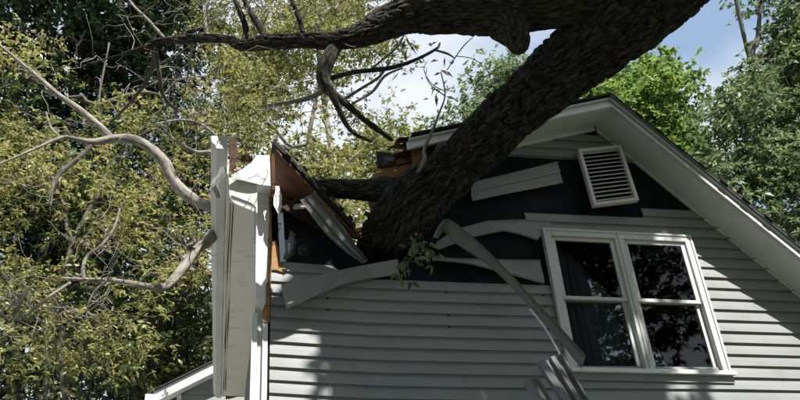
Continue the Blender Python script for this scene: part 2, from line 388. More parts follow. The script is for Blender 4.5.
# --- side wall, far corner, back wall
mb = MB(); mb.box(XC, XC+.1, .03, YB, -.15, 3.93+Z0); mb.build('side_wall', 'felt', house)
for k in range(-12, 12):
    z = zk(k); V = []
    if z+EXPO > 3.94+Z0: continue
    mb = MB(); mb.add([(XC+(-.012 if q < .5 else -.002), y, z+q*EXPO) for y in (.03, YB) for q in (0, 1)]+[(XC-.0005, y, z) for y in (.03, YB)], [(0, 1, 3, 2), (0, 2, 5, 4)])
    mb.build('siding_board', 'vinyl', house)
mb = MB(); mb.box(XE-.1, XE, .03, YB, -.15, zr(XE)); mb.build('side_wall', 'vinyl', house)
mb = MB(); mb.prism([(XC, YB, -.15), (XE, YB, -.15), (XE, YB, zr(XE)), (XA, YB, ZA), (XC, YB, zr(XC))], (0, .1, 0)); mb.build('back_wall', 'vinyl', house)
mb = MB(); mb.box(XC+.11, XE-.11, .05, YB-.02, 2.9+Z0-1.5, 2.98+Z0-1.5); mb.build('upper_floor', 'room', house)

# --- roof: slabs with vertical offsets so that they mitre at the ridge
def slab(x0, x1, y0, y1, h0, h1, line=zr):
    mb = MB(); P = [(x0, y0, line(x0)+h0), (x1, y0, line(x1)+h0), (x1, y0, line(x1)+h1), (x0, y0, line(x0)+h1)]
    return mb.prism(P, (0, y1-y0, 0))
XRE = XE+.45; XLB = 1.80                             # roof ends: right eave; broken end of the left slope
roof = slab(XA, XRE, -OV-.02, YB+.3, .115, .135).build('roof', 'wood', house)
roof['label'] = 'wood decking of the steep right-hand roof slope'
slab(XA, XRE+.03, -OV-.088, YB+.33, .138, .158).build('shingle_layer', 'shingle', roof)
lroof = slab(XLB, XA, -OV-.02, YB+.3, .115, .135).build('roof', 'wood', house)
lroof['label'] = 'wood decking of the low left-hand roof slope, snapped off at the tree'
slab(XLB+.03, XA, -OV-.075, YB+.33, .138, .158).build('shingle_layer', 'shingle', lroof)
slab(.05, XLB, 2.2, YB+.3, .115, .135).build('decking', 'wood', lroof)
slab(.0, XLB, 2.17, YB+.33, .138, .158).build('shingle_layer', 'shingle', lroof)
# ragged shingle tabs along the right rake
for i in range(60):
    x = XA+.05+i*.065; e = rng.uniform(.004, .02)
    m2 = slab(x, x+.064, -OV-.088-e, -OV-.089, .140, .156)
    if i % 3 == 0 and x < 6.6: m2.build('shingle_tab', 'shingle', roof)
# soffits and rake boards
s1 = slab(XA, XRE, -OV+.004, -.03, -.006, .012).build('soffit', 'soffit', house, .002)
slab(XA, XRE, -OV-.022, -OV, -.012, .085).build('rake_board', 'trim', s1, .004)
slab(XA, XRE, -OV-.040, -OV-.023, -.012, .040).build('rake_moulding', 'trim', s1, .004)
slab(XA, XRE, -OV-.060, -OV-.001, .087, .112).build('drip_edge', 'trim', s1, .003)
slab(XA, XRE, -OV-.082, -OV-.0215, .115, .1355).build('drip_edge', 'strip', s1, .003)
slab(XA+.01, XE, -.028, -.001, -.05, -.002).build('frieze_moulding', 'soffit', house, .003)
XL2 = XLB-.02
s2 = slab(XL2+.35, XA, -OV+.004, -.03, -.006, .012).build('soffit', 'soffit', house, .002)
slab(XL2, XA, -OV-.022, -OV, -.012, .085).build('rake_board', 'white', s2, .004)
slab(XL2+.05, XA, -OV-.040, -OV-.023, -.012, .035).build('rake_moulding', 'white', s2, .004)
slab(XL2+.02, XA, -OV-.052, -OV-.001, .087, .112).build('drip_edge', 'trim', s2, .003)
slab(1.5+.6, XA-.01, -.028, -.001, -.05, -.002).build('frieze_moulding', 'soffit', house, .003)

# --- window: two double-hung units in one casing
win = MB()
cw = .085
win.box(WX0, WX0+cw, -.055, .07, WZ0+.0, WZ1); win.box(WX1-cw, WX1, -.055, .07, WZ0, WZ1)
win.box(WX0+cw, WX1-cw, -.055, .07, WZ1-cw, WZ1)
xm = (WX0+WX1)/2
win.box(xm-.05, xm+.05, -.055, .07, WZ0+.0, WZ1-cw)
win = win.build('window', 'trim', house, .006)
b = MB(); b.box(WX0-.035, WX1+.035, -.085, -.056, WZ0-.012, WZ0+.034); b.box(WX0-.02, WX1+.02, -.055, .07, WZ0-.012, WZ0-.001); b.build('sill', 'white', win, .005)
b = MB(); b.box(WX0-.02, WX1+.02, -.04, -.024, WZ0-.085, WZ0-.014); b.build('apron', 'vinyl', win, .004)
for s in (0, 1):      # outer moulding bead
    xx = WX0 if s == 0 else WX1-.024
    b = MB(); b.box(xx-.001, xx+.025, -.066, -.0555, WZ0+.036, WZ1+.001); b.build('casing_bead', 'trim', win, .003)
b = MB(); b.box(WX0+.0255, WX1-.0255, -.0655, -.0555, WZ1-.024, WZ1+.0012); b.build('casing_bead', 'trim', win, .003)
b = MB(); b.box(xm-.012, xm+.012, -.064, -.0555, WZ0+.036, WZ1-.0255); b.build('mullion_bead', 'trim', win, .003)
zm = WZ0+.80
for a, c in ((WX0+cw, xm-.05), (xm+.05, WX1-cw)):
    for nm, z0, z1, y in (('upper_sash', zm-.02, WZ1-cw, -.030), ('lower_sash', WZ0+.002, zm+.022, .004)):
        f = .05; m_ = MB(); e = .0015
        m_.box(a+e, a+f, y, y+.032, z0, z1-e); m_.box(c-f, c-e, y, y+.032, z0, z1-e)
        m_.box(a+f, c-f, y, y+.032, z0, z0+(.055 if nm == 'lower_sash' else .04)); m_.box(a+f, c-f, y, y+.032, z1-f+.008, z1-e)
        m_.build(nm, 'trim', win, .004)
        p_ = MB(); p_.box(a+f-.004, c-f+.004, y+.014, y+.018, z0+.03, z1-f+.012); p_.build('pane', 'glass', win)
    lk = MB(); lk.box((a+c)/2-.03, (a+c)/2+.03, -.006, .004, zm+.0225, zm+.034); lk.build('sash_lock', 'white', win, .003)
    # curtain folds behind each unit
    nx_, V, Fc = 60, [], []
    for i in range(nx_+1):
        x = a-.03+(c-a+.06)*i/nx_; y = .14+.022*math.sin(i*.95+a)+.012*math.sin(i*2.1)
        V += [(x, y, WZ0-.02), (x, y+.004, WZ1+.02)]
    for i in range(nx_): Fc.append((2*i, 2*i+2, 2*i+3, 2*i+1))
    cu = MB(); cu.add(V, Fc); cu.build('curtain', 'curtain', win, smooth=True, solid=.003)
rm = MB(); rm.box(ox0-.1, ox1+.1, .30, .32, oz0-.1, oz1+.1); rm.build('dark_room_sheet', 'room', win)  # dark sheet standing in for the unlit room behind

# --- gable vent knocked loose
TL, TR, BL = at(577, 150.5, -.10), at(620, 146, -.10), at(593, 207, -.16)
exv = (TR-TL); wv_ = exv.length; exv.normalize(); ezv = (TL-BL); hv = ezv.length; ezv.normalize(); eyv = ezv.cross(exv).normalized()   # points into the wall
def vl(x, y, z): return BL+exv*x+eyv*y+ezv*z
def vbox(x0, x1, y0, y1, z0, z1):
    return MB().add([vl(*p) for p in ((x0, y0, z0), (x1, y0, z0), (x1, y1, z0), (x0, y1, z0), (x0, y0, z1), (x1, y0, z1), (x1, y1, z1), (x0, y1, z1))],
                    [(0, 3, 2, 1), (4, 5, 6, 7), (0, 1, 5, 4), (1, 2, 6, 5), (2, 3, 7, 6), (3, 0, 4, 7)])
fr = .042
vf = MB()
for q in (vbox(0, fr, -.03, .03, 0, hv), vbox(wv_-fr, wv_, -.03, .03, 0, hv), vbox(fr, wv_-fr, -.0295, .03, 0, fr), vbox(fr, wv_-fr, -.0295, .03, hv-fr, hv)): vf.add(q.v, q.f)
vent = vf.build('gable_vent', 'trim', house, .006)
vent['label'] = 'pale louvred gable vent hanging crooked'
vbox(fr*.5, wv_-fr*.5, .031, .036, fr*.5, hv-fr*.5).build('vent_screen', 'felt', vent)
ns = 13
for i in range(ns):
    z = fr+(hv-2*fr)*(i+.35)/ns; sp = (hv-2*fr)/ns
    V = [vl(x, y, zz) for x in (fr-.002, wv_-fr+.002) for y, zz in ((-.022, z), (-.018, z-.004), (.022, z+sp*.62), (.018, z+sp*.62+.004))]
    MB().add(V, [(0, 1, 2, 3), (7, 6, 5, 4), (0, 4, 5, 1), (1, 5, 6, 2), (2, 6, 7, 3), (3, 7, 4, 0)]).build('slat', 'trim', vent)

# --- left eave: soffit, fascia, torn cornice return, corner boards
ZS = 3.95+Z0
ef = MB(); ef.box(-.063, XC-.003, -.30, YB, ZS, ZS+.012); eav = ef.build('eave_soffit', 'beige', house, .002)
b = MB(); b.box(-.083, -.064, -.42, YB, ZS-.015, ZS+.16); b.build('eave_fascia', 'beige', eav, .003)
for i, x in enumerate((-.045, -.015)):                   # split panel edges along the soffit
    ribbon('soffit_split', [(x+.006*math.sin(j*2.3+i), -.28+j*.9, ZS-.003-.004*(j % 2)) for j in range(9)], [(x+.008+.005*math.sin(j*1.7+i), -.28+j*.9, ZS-.006) for j in range(9)], [(0, 0), (1, 0)], 'rotwood', eav, 40, .002)
b = MB(); b.prism(pt((229, 177, -.42), (257, 184, -.40), (257.5, 213, -.36), (229, 201, -.38)), (0, .02, 0)); b.build('cornice_return', 'beige', eav, .003)
b = MB(); b.bar(at(231, 197, -.44), at(256, 206.5, -.42), (0, 0, .032), (0, .03, 0)); b.bar(at(255.3, 205, -.425), at(254.5, 245, -.30), (.022, 0, 0), (0, .025, 0)); b.build('channel_trim', 'soffit', eav, .003)
ribbon('torn_flashing', pt((231, 175, -.47), (242, 169.5, -.46), (251, 163, -.44), (256.5, 155, -.40), (269.5, 155.5, -.38)),
       pt((232, 178, -.47), (243, 180.5, -.46), (250, 182.5, -.45), (258, 184, -.44), (270.5, 186, -.42)), [(i/8, 0) for i in range(9)], 'flashing', eav, 25, .003, .008, 3, True)
cbd = MB()
e0 = [(257.3, 186), (268.3, 187.5), (269.3, 214), (268, 240), (267, 262), (268, 281), (265, 284), (265.5, 303), (262, 311), (259.5, 306), (256.8, 309), (255.5, 280), (256, 235)]
cbd.prism([tuple(at(u, v, -.07)) for u, v in e0], (0, .014, 0)); cbd.build('corner_board', 'white', house, .003)
def jag(name, edgeL, edgeR, y, mat, parent, th=.03):
    b = MB(); b.prism([tuple(at(u, v, y)) for u, v in edgeL+edgeR[::-1]], (0, th, 0)); return b.build(name, mat, parent)
jag('splintered_stud', [(268.5, 190), (269.3, 215), (268.3, 262), (266.5, 285), (265.5, 322)], [(272, 188), (271.5, 222), (271.8, 236), (270.5, 258), (271.6, 275), (270, 296), (269.6, 322)], -.045, 'newwood', house)
jag('splintered_stud', [(262.5, 308), (262, 320), (264, 322)], [(265.5, 303), (268.8, 316), (268.6, 322)], -.05, 'newwood', house, .02)
jag('wood_block', [(271.5, 243), (271.5, 268), (283, 272)], [(276, 240), (283.5, 265), (284.5, 272)], -.03, 'newwood', house, .03)
for a, c, t0, y in ((251.2, 257, 313, -.03), (262.3, 267.6, 322.5, -.035)):
    p0, p1, q0 = at(a, 345, y), at(c, 345, y), at(a, t0, y)
    b = MB(); b.box(p0.x, p1.x, y, y+.05, .2, q0.z); b.box(p0.x, p0.x+.008, y-.012, y-.001, .2, q0.z-.01); b.build('corner_channel', 'white', house, .003)
b = MB(); p0, p1 = at(257.3, 345, -.01), at(262, 345, -.01); b.box(p0.x, p1.x, -.008, .03, .2, 2.85+Z0); b.build('corner_core', 'trim', house)
# gutter (own thing: hooked onto the eave)
gut = empty('gutter', (0, -.7, ZS), 'pale aluminium gutter running back along the left eave, its near end stripped of roof', 'gutter')
GP = [(-.086, .15), (-.086, .012), (-.098, .002), (-.185, .002), (-.205, .045), (-.236, .075), (-.246, .14), (-.228, .147)]
y0, y1 = -.70, YB+.1
V = []; nyg = 30
for i in range(nyg+1):
    y = y0+(y1-y0)*i/nyg; d = .006*math.sin(i*1.3)
    lift = .10*max(0, (.3-y)/1.0)**2
    V += [(x+d*.5, y, ZS+z+d*.6-.02+lift) for x, z in GP]
k = len(GP); gb = MB(); gb.add(V, [(i*k+j, i*k+j+1, (i+1)*k+j+1, (i+1)*k+j) for i in range(nyg) for j in range(k-1)])
gb.build('trough', 'trim', gut, solid=.003)
b = MB(); b.prism([(x, y0-.004, ZS+z-.02+.10) for x, z in GP], (0, .003, 0)); b.build('end_cap', 'trim', gut)
# downspout elbow: square tube
el, er = ipath([(223, 168, -.60, 6.5), (221, 176, -.62, 7), (215.5, 182, -.66, 7), (214.6, 187, -.68, 7), (217.5, 192, -.67, 6.5), (219.2, 197.5, -.65, 6)])
tb = Tubes(); tb.add(el, [r*1.1 for r in er], 4, 12); e_ = tb.build('elbow', 'strip', gut); e_.data.polygons.foreach_set('use_smooth', np.zeros(len(e_.data.polygons), bool))

# --- broken roof pieces (each could be lifted away)
cav = empty('caved_roof_panel', tuple(at(300, 215, .2)), 'slab of brown roof decking caved in beside the left eave', 'roof debris')
A0, A1 = at(276, 150, -.42), at(352, 232, -.10)
bk = Vector((-.10, 1.7, -.05))
MB().prism([A0, A1, A1+bk, A0+bk], Vector((.010, 0, .014))).build('decking', 'wood', cav)
up_ = Vector((.020, -.03, .028))
MB().prism([A0+up_+Vector((-.06, 0, .05)), A1+up_, A1+bk+up_, A0+bk+up_], Vector((.022, 0, .032))).build('shingle_layer', 'shingle', cav)
MB().bar(at(272.5, 156, -.38), at(273.5, 192, -.30), (.035, 0, 0), (0, .09, 0)).build('rafter_end', 'wood', cav)
MB().bar(at(273, 196, -.2), at(338, 236, .15), (0, 0, .14), (.02, .03, 0)).build('rafter', 'rotwood', cav)
MB().prism(pt((275, 160, .12), (275, 205, .12), (300, 208, .12), (341, 228, .12), (320, 203, .12)), (0, .02, 0)).build('attic_board', 'wood', cav)
o = ribbon('fallen_rake_trim', pt((313, 193.5, -.36), (335, 220, -.27), (352, 243, -.2), (366, 262, -.14)), pt((299, 201, -.38), (322, 231, -.30), (342, 250, -.22), (362.5, 264, -.15)),
       [(0, .035), (.04, .0), (.30, 0), (.33, .018), (.55, .018), (.58, .0), (.92, .0), (.95, .03), (1, .035)], 'strip', None, 24, .003, .004, 5)
tag(o, 'grey rake trim fallen slantwise below the caved decking, pointing at the trunk foot', 'trim strip')
o = MB().bar(at(279, 192, -.15), at(283, 262, -.06), (.055, 0, 0), (0, .012, 0)).build('house_wrap_flap', 'blue', house)
jag('torn_foil', [(274, 186), (273.5, 205), (279, 215)], [(279, 186), (282, 196), (281.5, 208)], -.28, 'soffit', house, .006)
# rubble in the broken corner
rngr = random.Random(11)
for i, (u, v, y, m_) in enumerate(((289, 204, -.05, 'rotwood'), (296, 207, -.1, 'trim'), (291, 212, .0, 'rotwood'), (307, 216, -.03, 'rotwood'), (318, 226, -.02, 'rotwood'), (356, 231, .3, 'newwood'), (350, 236, .2, 'rotwood'), (349, 226, .35, 'wood'), (362, 238, .25, 'newwood'))):
    c = at(u, v, y); b = MB(); d = Vector((rngr.uniform(.5, 1), rngr.uniform(-.5, .5), rngr.uniform(-.6, .6))).normalized()*rngr.uniform(.07, .14)
    b.bar(c-d, c+d, (0, .02, rngr.uniform(.03, .06)), (0, .025, -.01)); o = b.build('wood_scrap', m_, None, .002)
    tag(o, ('dark wood scrap highest in the black corner beside the blue flap', 'pale trim scrap just under the top of the fallen rake trim', 'dark wood scrap against the black sheathing left of the fallen rake trim', 'small dark splinter halfway along the fallen rake trim', 'small dark splinter low along the fallen rake trim',
            'pale board end in the foliage gap under the side branch', 'dark board end touching the tip of the fallen rake trim', 'orange board end topmost in the foliage gap', 'pale board end nearest the trunk foot')[i], 'wood scrap', 'scraps in the broken corner')
# snapped boards and shingle pieces beside the white rake end
def plank(name, pts_, y, dy, mat, label, cat='board', grp=None):
    o = MB().prism([tuple(at(u, v, y)) for u, v in pts_], (0, dy, 0)).build(name, mat, None, .003); tag(o, label, cat, grp); return o
plank('broken_board', [(372.5, 174), (418, 161), (424, 158), (428, 168), (405, 176), (373, 181)], -.05, .04, 'newwood', 'snapped orange board sticking out left above the side branch')
plank('broken_board', [(366, 190), (372, 184), (388, 183), (386, 214), (371, 210)], .25, .04, 'newwood', 'orange decking scrap upright behind the side branch')
plank('shingle_scrap', [(376.5, 151), (396, 153), (397, 164), (378, 168)], -.12, .03, 'shingle', 'black shingle scrap left of the white rake end', 'shingle')
plank('broken_board', [(380, 167), (402, 158), (404, 163), (399, 164), (396, 168), (383, 172)], -.02, .03, 'newwood', 'pale splinter of board just under the black shingle scrap')
plank('broken_board', [(404, 149), (432, 147), (436, 152), (424, 162), (407, 165)], .02, .3, 'rotwood', 'dark broken board under the white rake end')
plank('split_rafter', [(433, 150), (447, 143), (452, 146), (449, 152), (436, 166), (430, 168)], -.10, .05, 'newwood', 'pale split rafter end wedged between trunk and white rake', 'rafter')
plank('broken_board', [(412, 148), (420, 145), (424, 160), (414, 170)], -.20, .04, 'newwood', 'upright orange board end under the tip of the white rake')
plank('rotten_fascia', [(229, 137), (237, 135.5), (237.5, 152), (235, 168), (229, 170)], -.30, .03, 'rotwood', 'dark rotten board standing up behind the gutter end', 'board')
# snapped rafters and splinters along the two broken roof edges
for y in (-.05, .35, .75):
    x1 = XLB-rng.uniform(-.12, .16); x0 = 2.9
    MB().add([(x0, y, zr(x0)+.03), (x0, y+.04, zr(x0)+.03), (x0, y+.04, zr(x0)+.112), (x0, y, zr(x0)+.112), (x1, y, zr(x1)+.05), (x1-.05, y+.04, zr(x1)+.07), (x1+.03, y+.04, zr(x1)+.11), (x1-.09, y, zr(x1)+.11)],
             [(0, 1, 2, 3), (4, 7, 6, 5), (0, 4, 5, 1), (1, 5, 6, 2), (2, 6, 7, 3), (3, 7, 4, 0)]).build('broken_rafter', 'newwood', lroof)
def spike(p, d, r, name, mat, parent):
    p = Vector(p); d = Vector(d); n1 = d.cross(Vector((.3, .5, .8))).normalized()*r; n2 = d.cross(n1).normalized()*r*.35
    MB().add([p+n1+n2, p-n1+n2, p-n1-n2, p+n1-n2, p+d*.6+n1*.45, p+d+n1*.2], [(0, 1, 2, 3), (0, 1, 5, 4), (1, 2, 5), (2, 3, 4, 5), (3, 0, 4)]).build(name, mat, parent)
for i in range(22):
    y = -.36+i*.07+rng.uniform(-.03, .03)
    spike((XLB+.01, y, zr(XLB)+.125+rng.uniform(-.01, .01)), (-rng.uniform(.05, .22), rng.uniform(-.05, .05), rng.uniform(-.10, .03)), rng.uniform(.012, .035), 'splinter', rng.choice(['wood', 'newwood', 'wood', 'rotwood']), lroof)
for i in range(16):
    q = A1+bk*(i/18)
    spike(q+Vector((-.01, 0, .012)), (rng.uniform(.04, .18), rng.uniform(-.05, .05), -rng.uniform(-.02, .14)), rng.uniform(.012, .03), 'splinter', rng.choice(['wood', 'newwood', 'rotwood']), cav)
for i in range(14):
    t = rng.uniform(.02, .98); q = A0+(A1-A0)*t
    spike(q+Vector((0, -.004, 0)), (rng.uniform(-.05, .02), -rng.uniform(.01, .06), -rng.uniform(.02, .09)), rng.uniform(.008, .02), 'splinter', rng.choice(['wood', 'newwood', 'rotwood']), cav)
# torn shingles and roofing felt curling off the snapped roof ends
for i in range(9):
    y = -.40+i*.13; x = XLB+rng.uniform(-.02, .06); z = zr(x)+.15; l = rng.uniform(.08, .2); w2 = rng.uniform(.06, .11)
    ribbon('torn_shingle', [(x+.05, y, z), (x-l*.5, y+.01, z-.01), (x-l, y+rng.uniform(-.03, .03), z-rng.uniform(.03, .12))], [(x+.05, y+w2, z), (x-l*.5, y+w2, z-.006), (x-l*rng.uniform(.6, 1), y+w2*.8, z-rng.uniform(.02, .09))], [(0, 0), (.5, .002), (1, 0)], 'shingle', lroof, 7, .006, .006, i)
for i in range(8):
    t = .05+i*.12; q = A0+(A1-A0)*t+up_+Vector((.02, -.005, .03)); dd_ = (A1-A0)*.055
    ribbon('torn_shingle', [q, q+Vector((.01, -.03, .005)), q+Vector((0, -rng.uniform(.04, .09), -rng.uniform(.0, .05)))], [q+dd_, q+dd_+Vector((.01, -.03, .005)), q+dd_*rng.uniform(.7, 1.2)+Vector((0, -rng.uniform(.03, .07), -rng.uniform(.0, .04)))], [(0, 0), (.5, .002), (1, 0)], 'shingle', cav, 6, .006, .004, i+20)
# tufts of insulation
def tuft(u, v, y, r, mat, label, seed):
    import bmesh
    bm = bmesh.new(); bmesh.ops.create_icosphere(bm, subdivisions=3, radius=1)
    P = np.array([p.co[:] for p in bm.verts]); R_ = .55+.9*vnoise(P*2.3+seed*3, seed)+.35*vnoise(P*6, seed+2)-.3
    for p, q in zip(bm.verts, R_): p.co = p.co*q*r
    me = bpy.data.meshes.new('insulation_tuft'); bm.to_mesh(me); bm.free(); me.materials.append(M[mat])
    o = link(bpy.data.objects.new('insulation_tuft', me)); o.location = at(u, v, y); o.scale = (1.2, .8, .8); tag(o, label, 'insulation')
tuft(238.5, 170, -.44, .035, 'insul', 'small pink insulation tuft on the torn white flashing', 1)
tuft(246, 158, -.25, .055, 'rotwood', 'brown clump of debris behind the torn white flashing', 2)
tuft(303, 207, -.40, .022, 'insul', 'pink insulation tuft at the top of the fallen rake trim', 4)

# --- loose siding and trim
SP = [(0, .014), (.06, .0), (.46, .004), (.5, .014), (.95, .016), (1, .0)]
def loose(name, A, B, mat, label, cat='siding strip', prof=SP, n=29, cr=.004, seed=0, lin=False):
    o = ribbon(name, pt(*A), pt(*B), prof, mat, None, n, .0025, cr, seed, lin); tag(o, label, cat); return o
loose('siding_strip', [(281, 285, -.16), (318, 275.5, -.14), (352, 267.5, -.10), (398, 259, -.05)], [(286, 309, -.19), (322, 292.5, -.16), (355, 281, -.11), (399, 274, -.06)], 'vinyl', 'loose grey siding strip bent upward from the left wall to the trunk foot', prof=[(0, .0), (.5, .006), (.97, .0), (1, -.012)])
loose('siding_strip', [(433, 237, -.36), (438, 227, -.40), (447, 218.5, -.44), (465, 230.5, -.46), (500, 263, -.50), (550, 317.5, -.56), (585.5, 356, -.60)], [(437, 238.5, -.30), (441, 233, -.32), (444, 231, -.34), (456.5, 244, -.38), (495, 271, -.46), (544, 323.5, -.54), (581.5, 369, -.58)], 'strip', 'long bent trim strip dangling diagonally from the trunk across the window corner', prof=[(0, .022), (.03, .0), (.5, .004), (.97, .0), (1, .012)], n=48, cr=.003)
loose('siding_strip', [(436, 243, -.06), (456, 230, -.05), (487, 221.5, -.04), (520, 220, -.035), (552, 222, -.03)], [(438, 250, -.08), (471, 237.5, -.08), (503, 231, -.07), (521, 235, -.05), (537, 240.5, -.03)], 'vinyl', 'buckled siding course arching left of the window top', seed=3, lin=True)
loose('siding_strip', [(432, 257.6, -.08), (465, 259.5, -.06), (495, 260, -.04), (540, 260.5, -.03)], [(432, 260, -.10), (465, 263.5, -.09), (495, 270.5, -.07), (544, 284, -.03)], 'vinyl', 'wedge-shaped siding course sagging left of the window middle', seed=5)
loose('siding_strip', [(470, 183, -.06), (496, 177, -.06), (525, 170, -.06), (557.5, 162, -.07)], [(472, 202, -.05), (498, 196, -.05), (530, 190, -.05), (562.5, 183.5, -.07)], 'vinyl', 'short torn siding piece still nailed beside the vent', prof=[(0, .012), (.05, 0), (.28, .003), (.3, .012), (.5, .014), (.52, 0), (.76, .004), (.79, .013), (1, .015)], seed=7)
KP = [(0, -.02), (.02, .02), (.30, .025), (.32, -.012), (.52, -.01), (.54, .026), (.70, .03), (.72, -.01), (.93, -.008), (.95, .035), (1, .038)]
loose('fallen_channel', [(536.5, 363, -.75), (553, 388, -.80), (575, 424, -.85)], [(560.5, 355, -.72), (574, 379, -.78), (597, 418, -.83)], 'strip', 'ridged length of channel fallen against the wall under the dangling trim', 'channel', KP, cr=.001)
loose('fallen_channel', [(523, 383, -.70), (533, 400, -.74), (545, 425, -.78)], [(536, 377, -.69), (546, 395, -.72), (560, 420, -.76)], 'strip', 'shorter channel piece left of the ridged fallen channel', 'channel', [(0, 0), (.1, .03), (.45, .03), (.5, .0), (.9, 0), (1, .03)], cr=.001)
loose('trim_edge', [(529, 309, -.40), (545, 330, -.48), (560, 356, -.62)], [(531, 308, -.40), (547, 329.5, -.48), (562, 355.5, -.62)], 'white', 'thin bright trim edge between dangling strip and fallen channel', 'trim strip', [(0, 0), (1, 0)], cr=0)

# --- faint printing on the black sheathing
def lettering(txt, u, v, size, parent, tilt=0):
    cu = bpy.data.curves.new('printed_lettering', 'FONT'); cu.body = txt; cu.size = size
    tmp = bpy.data.objects.new('tmp', cu); COL.objects.link(tmp); bpy.context.view_layer.update()
    me = bpy.data.meshes.new_from_object(tmp); bpy.data.objects.remove(tmp); me.name = 'printed_lettering'
    p = at(u, v, -.003); me.transform(Matrix.Translation(p-Vector(parent.location)) @ Matrix.Rotation(tilt, 4, 'Y') @ Matrix.Rotation(math.pi/2, 4, 'X'))
    me.materials.clear(); me.materials.append(M['print']); o = link(bpy.data.objects.new('printed_lettering', me), parent)
lettering('STED', 445, 213, .085, house)
lettering('bts', 287, 255, .20, house); lettering('x', 325, 266, .16, house)
d = MB()
for i in range(9): q = at(514+i*5.4, 206.6+.12*i, -.0015); d.box(q.x, q.x+.022+.012*(i % 2), -.003, -.0015, q.z, q.z+.010)
d.build('printed_marks', 'print', house)

# --- rear wing whose white gable end shows past the left eave
def ww(u, v, y=YB+.9): return at(u, v, y)
yw = YB+.9
a_, b_ = at(153, 397, yw-.35), at(262, 343, yw-.35)
slw = (b_.z-a_.z)/(b_.x-a_.x)
zl = lambda x: a_.z+slw*(x-a_.x)
wr = MB(); wr.prism([(a_.x, yw-.36, zl(a_.x)-.13), (b_.x+1, yw-.36, zl(b_.x+1)-.13), (b_.x+1, yw-.36, zl(b_.x+1)+.10), (a_.x, yw-.36, zl(a_.x)+.10)], (0, .03, 0)); wf = wr.build('wing_rake_board', 'white', house, .006)
MB().prism([(a_.x-.12, yw-.42, zl(a_.x-.12)+.103), (b_.x+1, yw-.42, zl(b_.x+1)+.103), (b_.x+1, yw-.42, zl(b_.x+1)+.14), (a_.x-.12, yw-.42, zl(a_.x-.12)+.14)], (0, 4, 0)).build('wing_shingles', 'shingle', wf)
MB().prism([(a_.x, yw-.32, zl(a_.x)-.12), (b_.x+1, yw-.32, zl(b_.x+1)-.12), (b_.x+1, yw-.32, zl(b_.x+1)-.10), (a_.x, yw-.32, zl(a_.x)-.10)], (0, .33, 0)).build('wing_soffit', 'white', wf)
MB().box(a_.x-.14, a_.x+.02, yw-.50, yw+3.5, zl(a_.x)-.16, zl(a_.x)+.02).build('wing_gutter', 'white', wf, .01)
wx0 = at(180, 398, yw).x
MB().prism([(wx0, yw, -.15), (XC+.3, yw, -.15), (XC+.3, yw, zl(XC+.3)-.12), (wx0, yw, zl(wx0)-.12)], (0, .1, 0)).build('wing_wall', 'felt', house)
MB().box(wx0-.06, wx0+.03, yw-.06, yw+.05, -.15, zl(wx0)-.13).build('wing_corner_board', 'white', house, .004)
for k in range(40):
    zb = zl(XC+.3)-.16-(k+1)*EXPO*1.15
    if zb < 2.6: break
    x0_ = wx0+.03; zt = zb+EXPO*1.15
    xs = max(x0_, a_.x+(zt+.13-a_.z)/slw); xsb = max(x0_, a_.x+(zb+.13-a_.z)/slw)
    if xsb > XC+.2: continue
    mb = MB(); V = [(xsb, yw-.024, zb), (XC+.3, yw-.024, zb), (XC+.3, yw-.004, zt), (xs, yw-.004, zt), (xsb, yw-.003, zb), (XC+.3, yw-.003, zb)]
    mb.add(V, [(0, 1, 2, 3), (0, 4, 5, 1)]); mb.build('siding_board', 'vinyl', house)

# ================================================================== THE TREES
R0 = np.random.default_rng(3)
def rot_frame(d):
    a = np.where(np.abs(d[:, 2:3]) < .9, np.array([[0, 0, 1.]]), np.array([[1., 0, 0]])); s = np.cross(d, a); s /= np.linalg.norm(s, axis=1)[:, None]+1e-9
    return s, np.cross(s, d)
def leaves(P, D, L, W, rg, droop=.25):
    """one bent diamond leaf per point P, growing along D"""
    n = len(P); D = D/(np.linalg.norm(D, axis=1)[:, None]+1e-9); s, up = rot_frame(D)
    r = rg.normal(0, .7, n)[:, None]; S = s*np.cos(r)+up*np.sin(r); U = np.cross(S, D)
    l = (L*rg.uniform(.65, 1.25, n))[:, None]; ww_ = (W*rg.uniform(.7, 1.2, n))[:, None]
    mid = P+D*l*.45
    V = np.stack([P, mid+S*ww_*.5+U*ww_*.18, P+D*l-np.array([0, 0, 1.])*l*droop*rg.uniform(0, 1, n)[:, None], mid-S*ww_*.5+U*ww_*.18], 1)
    return V.reshape(-1, 3), np.arange(4*n).reshape(n, 4)
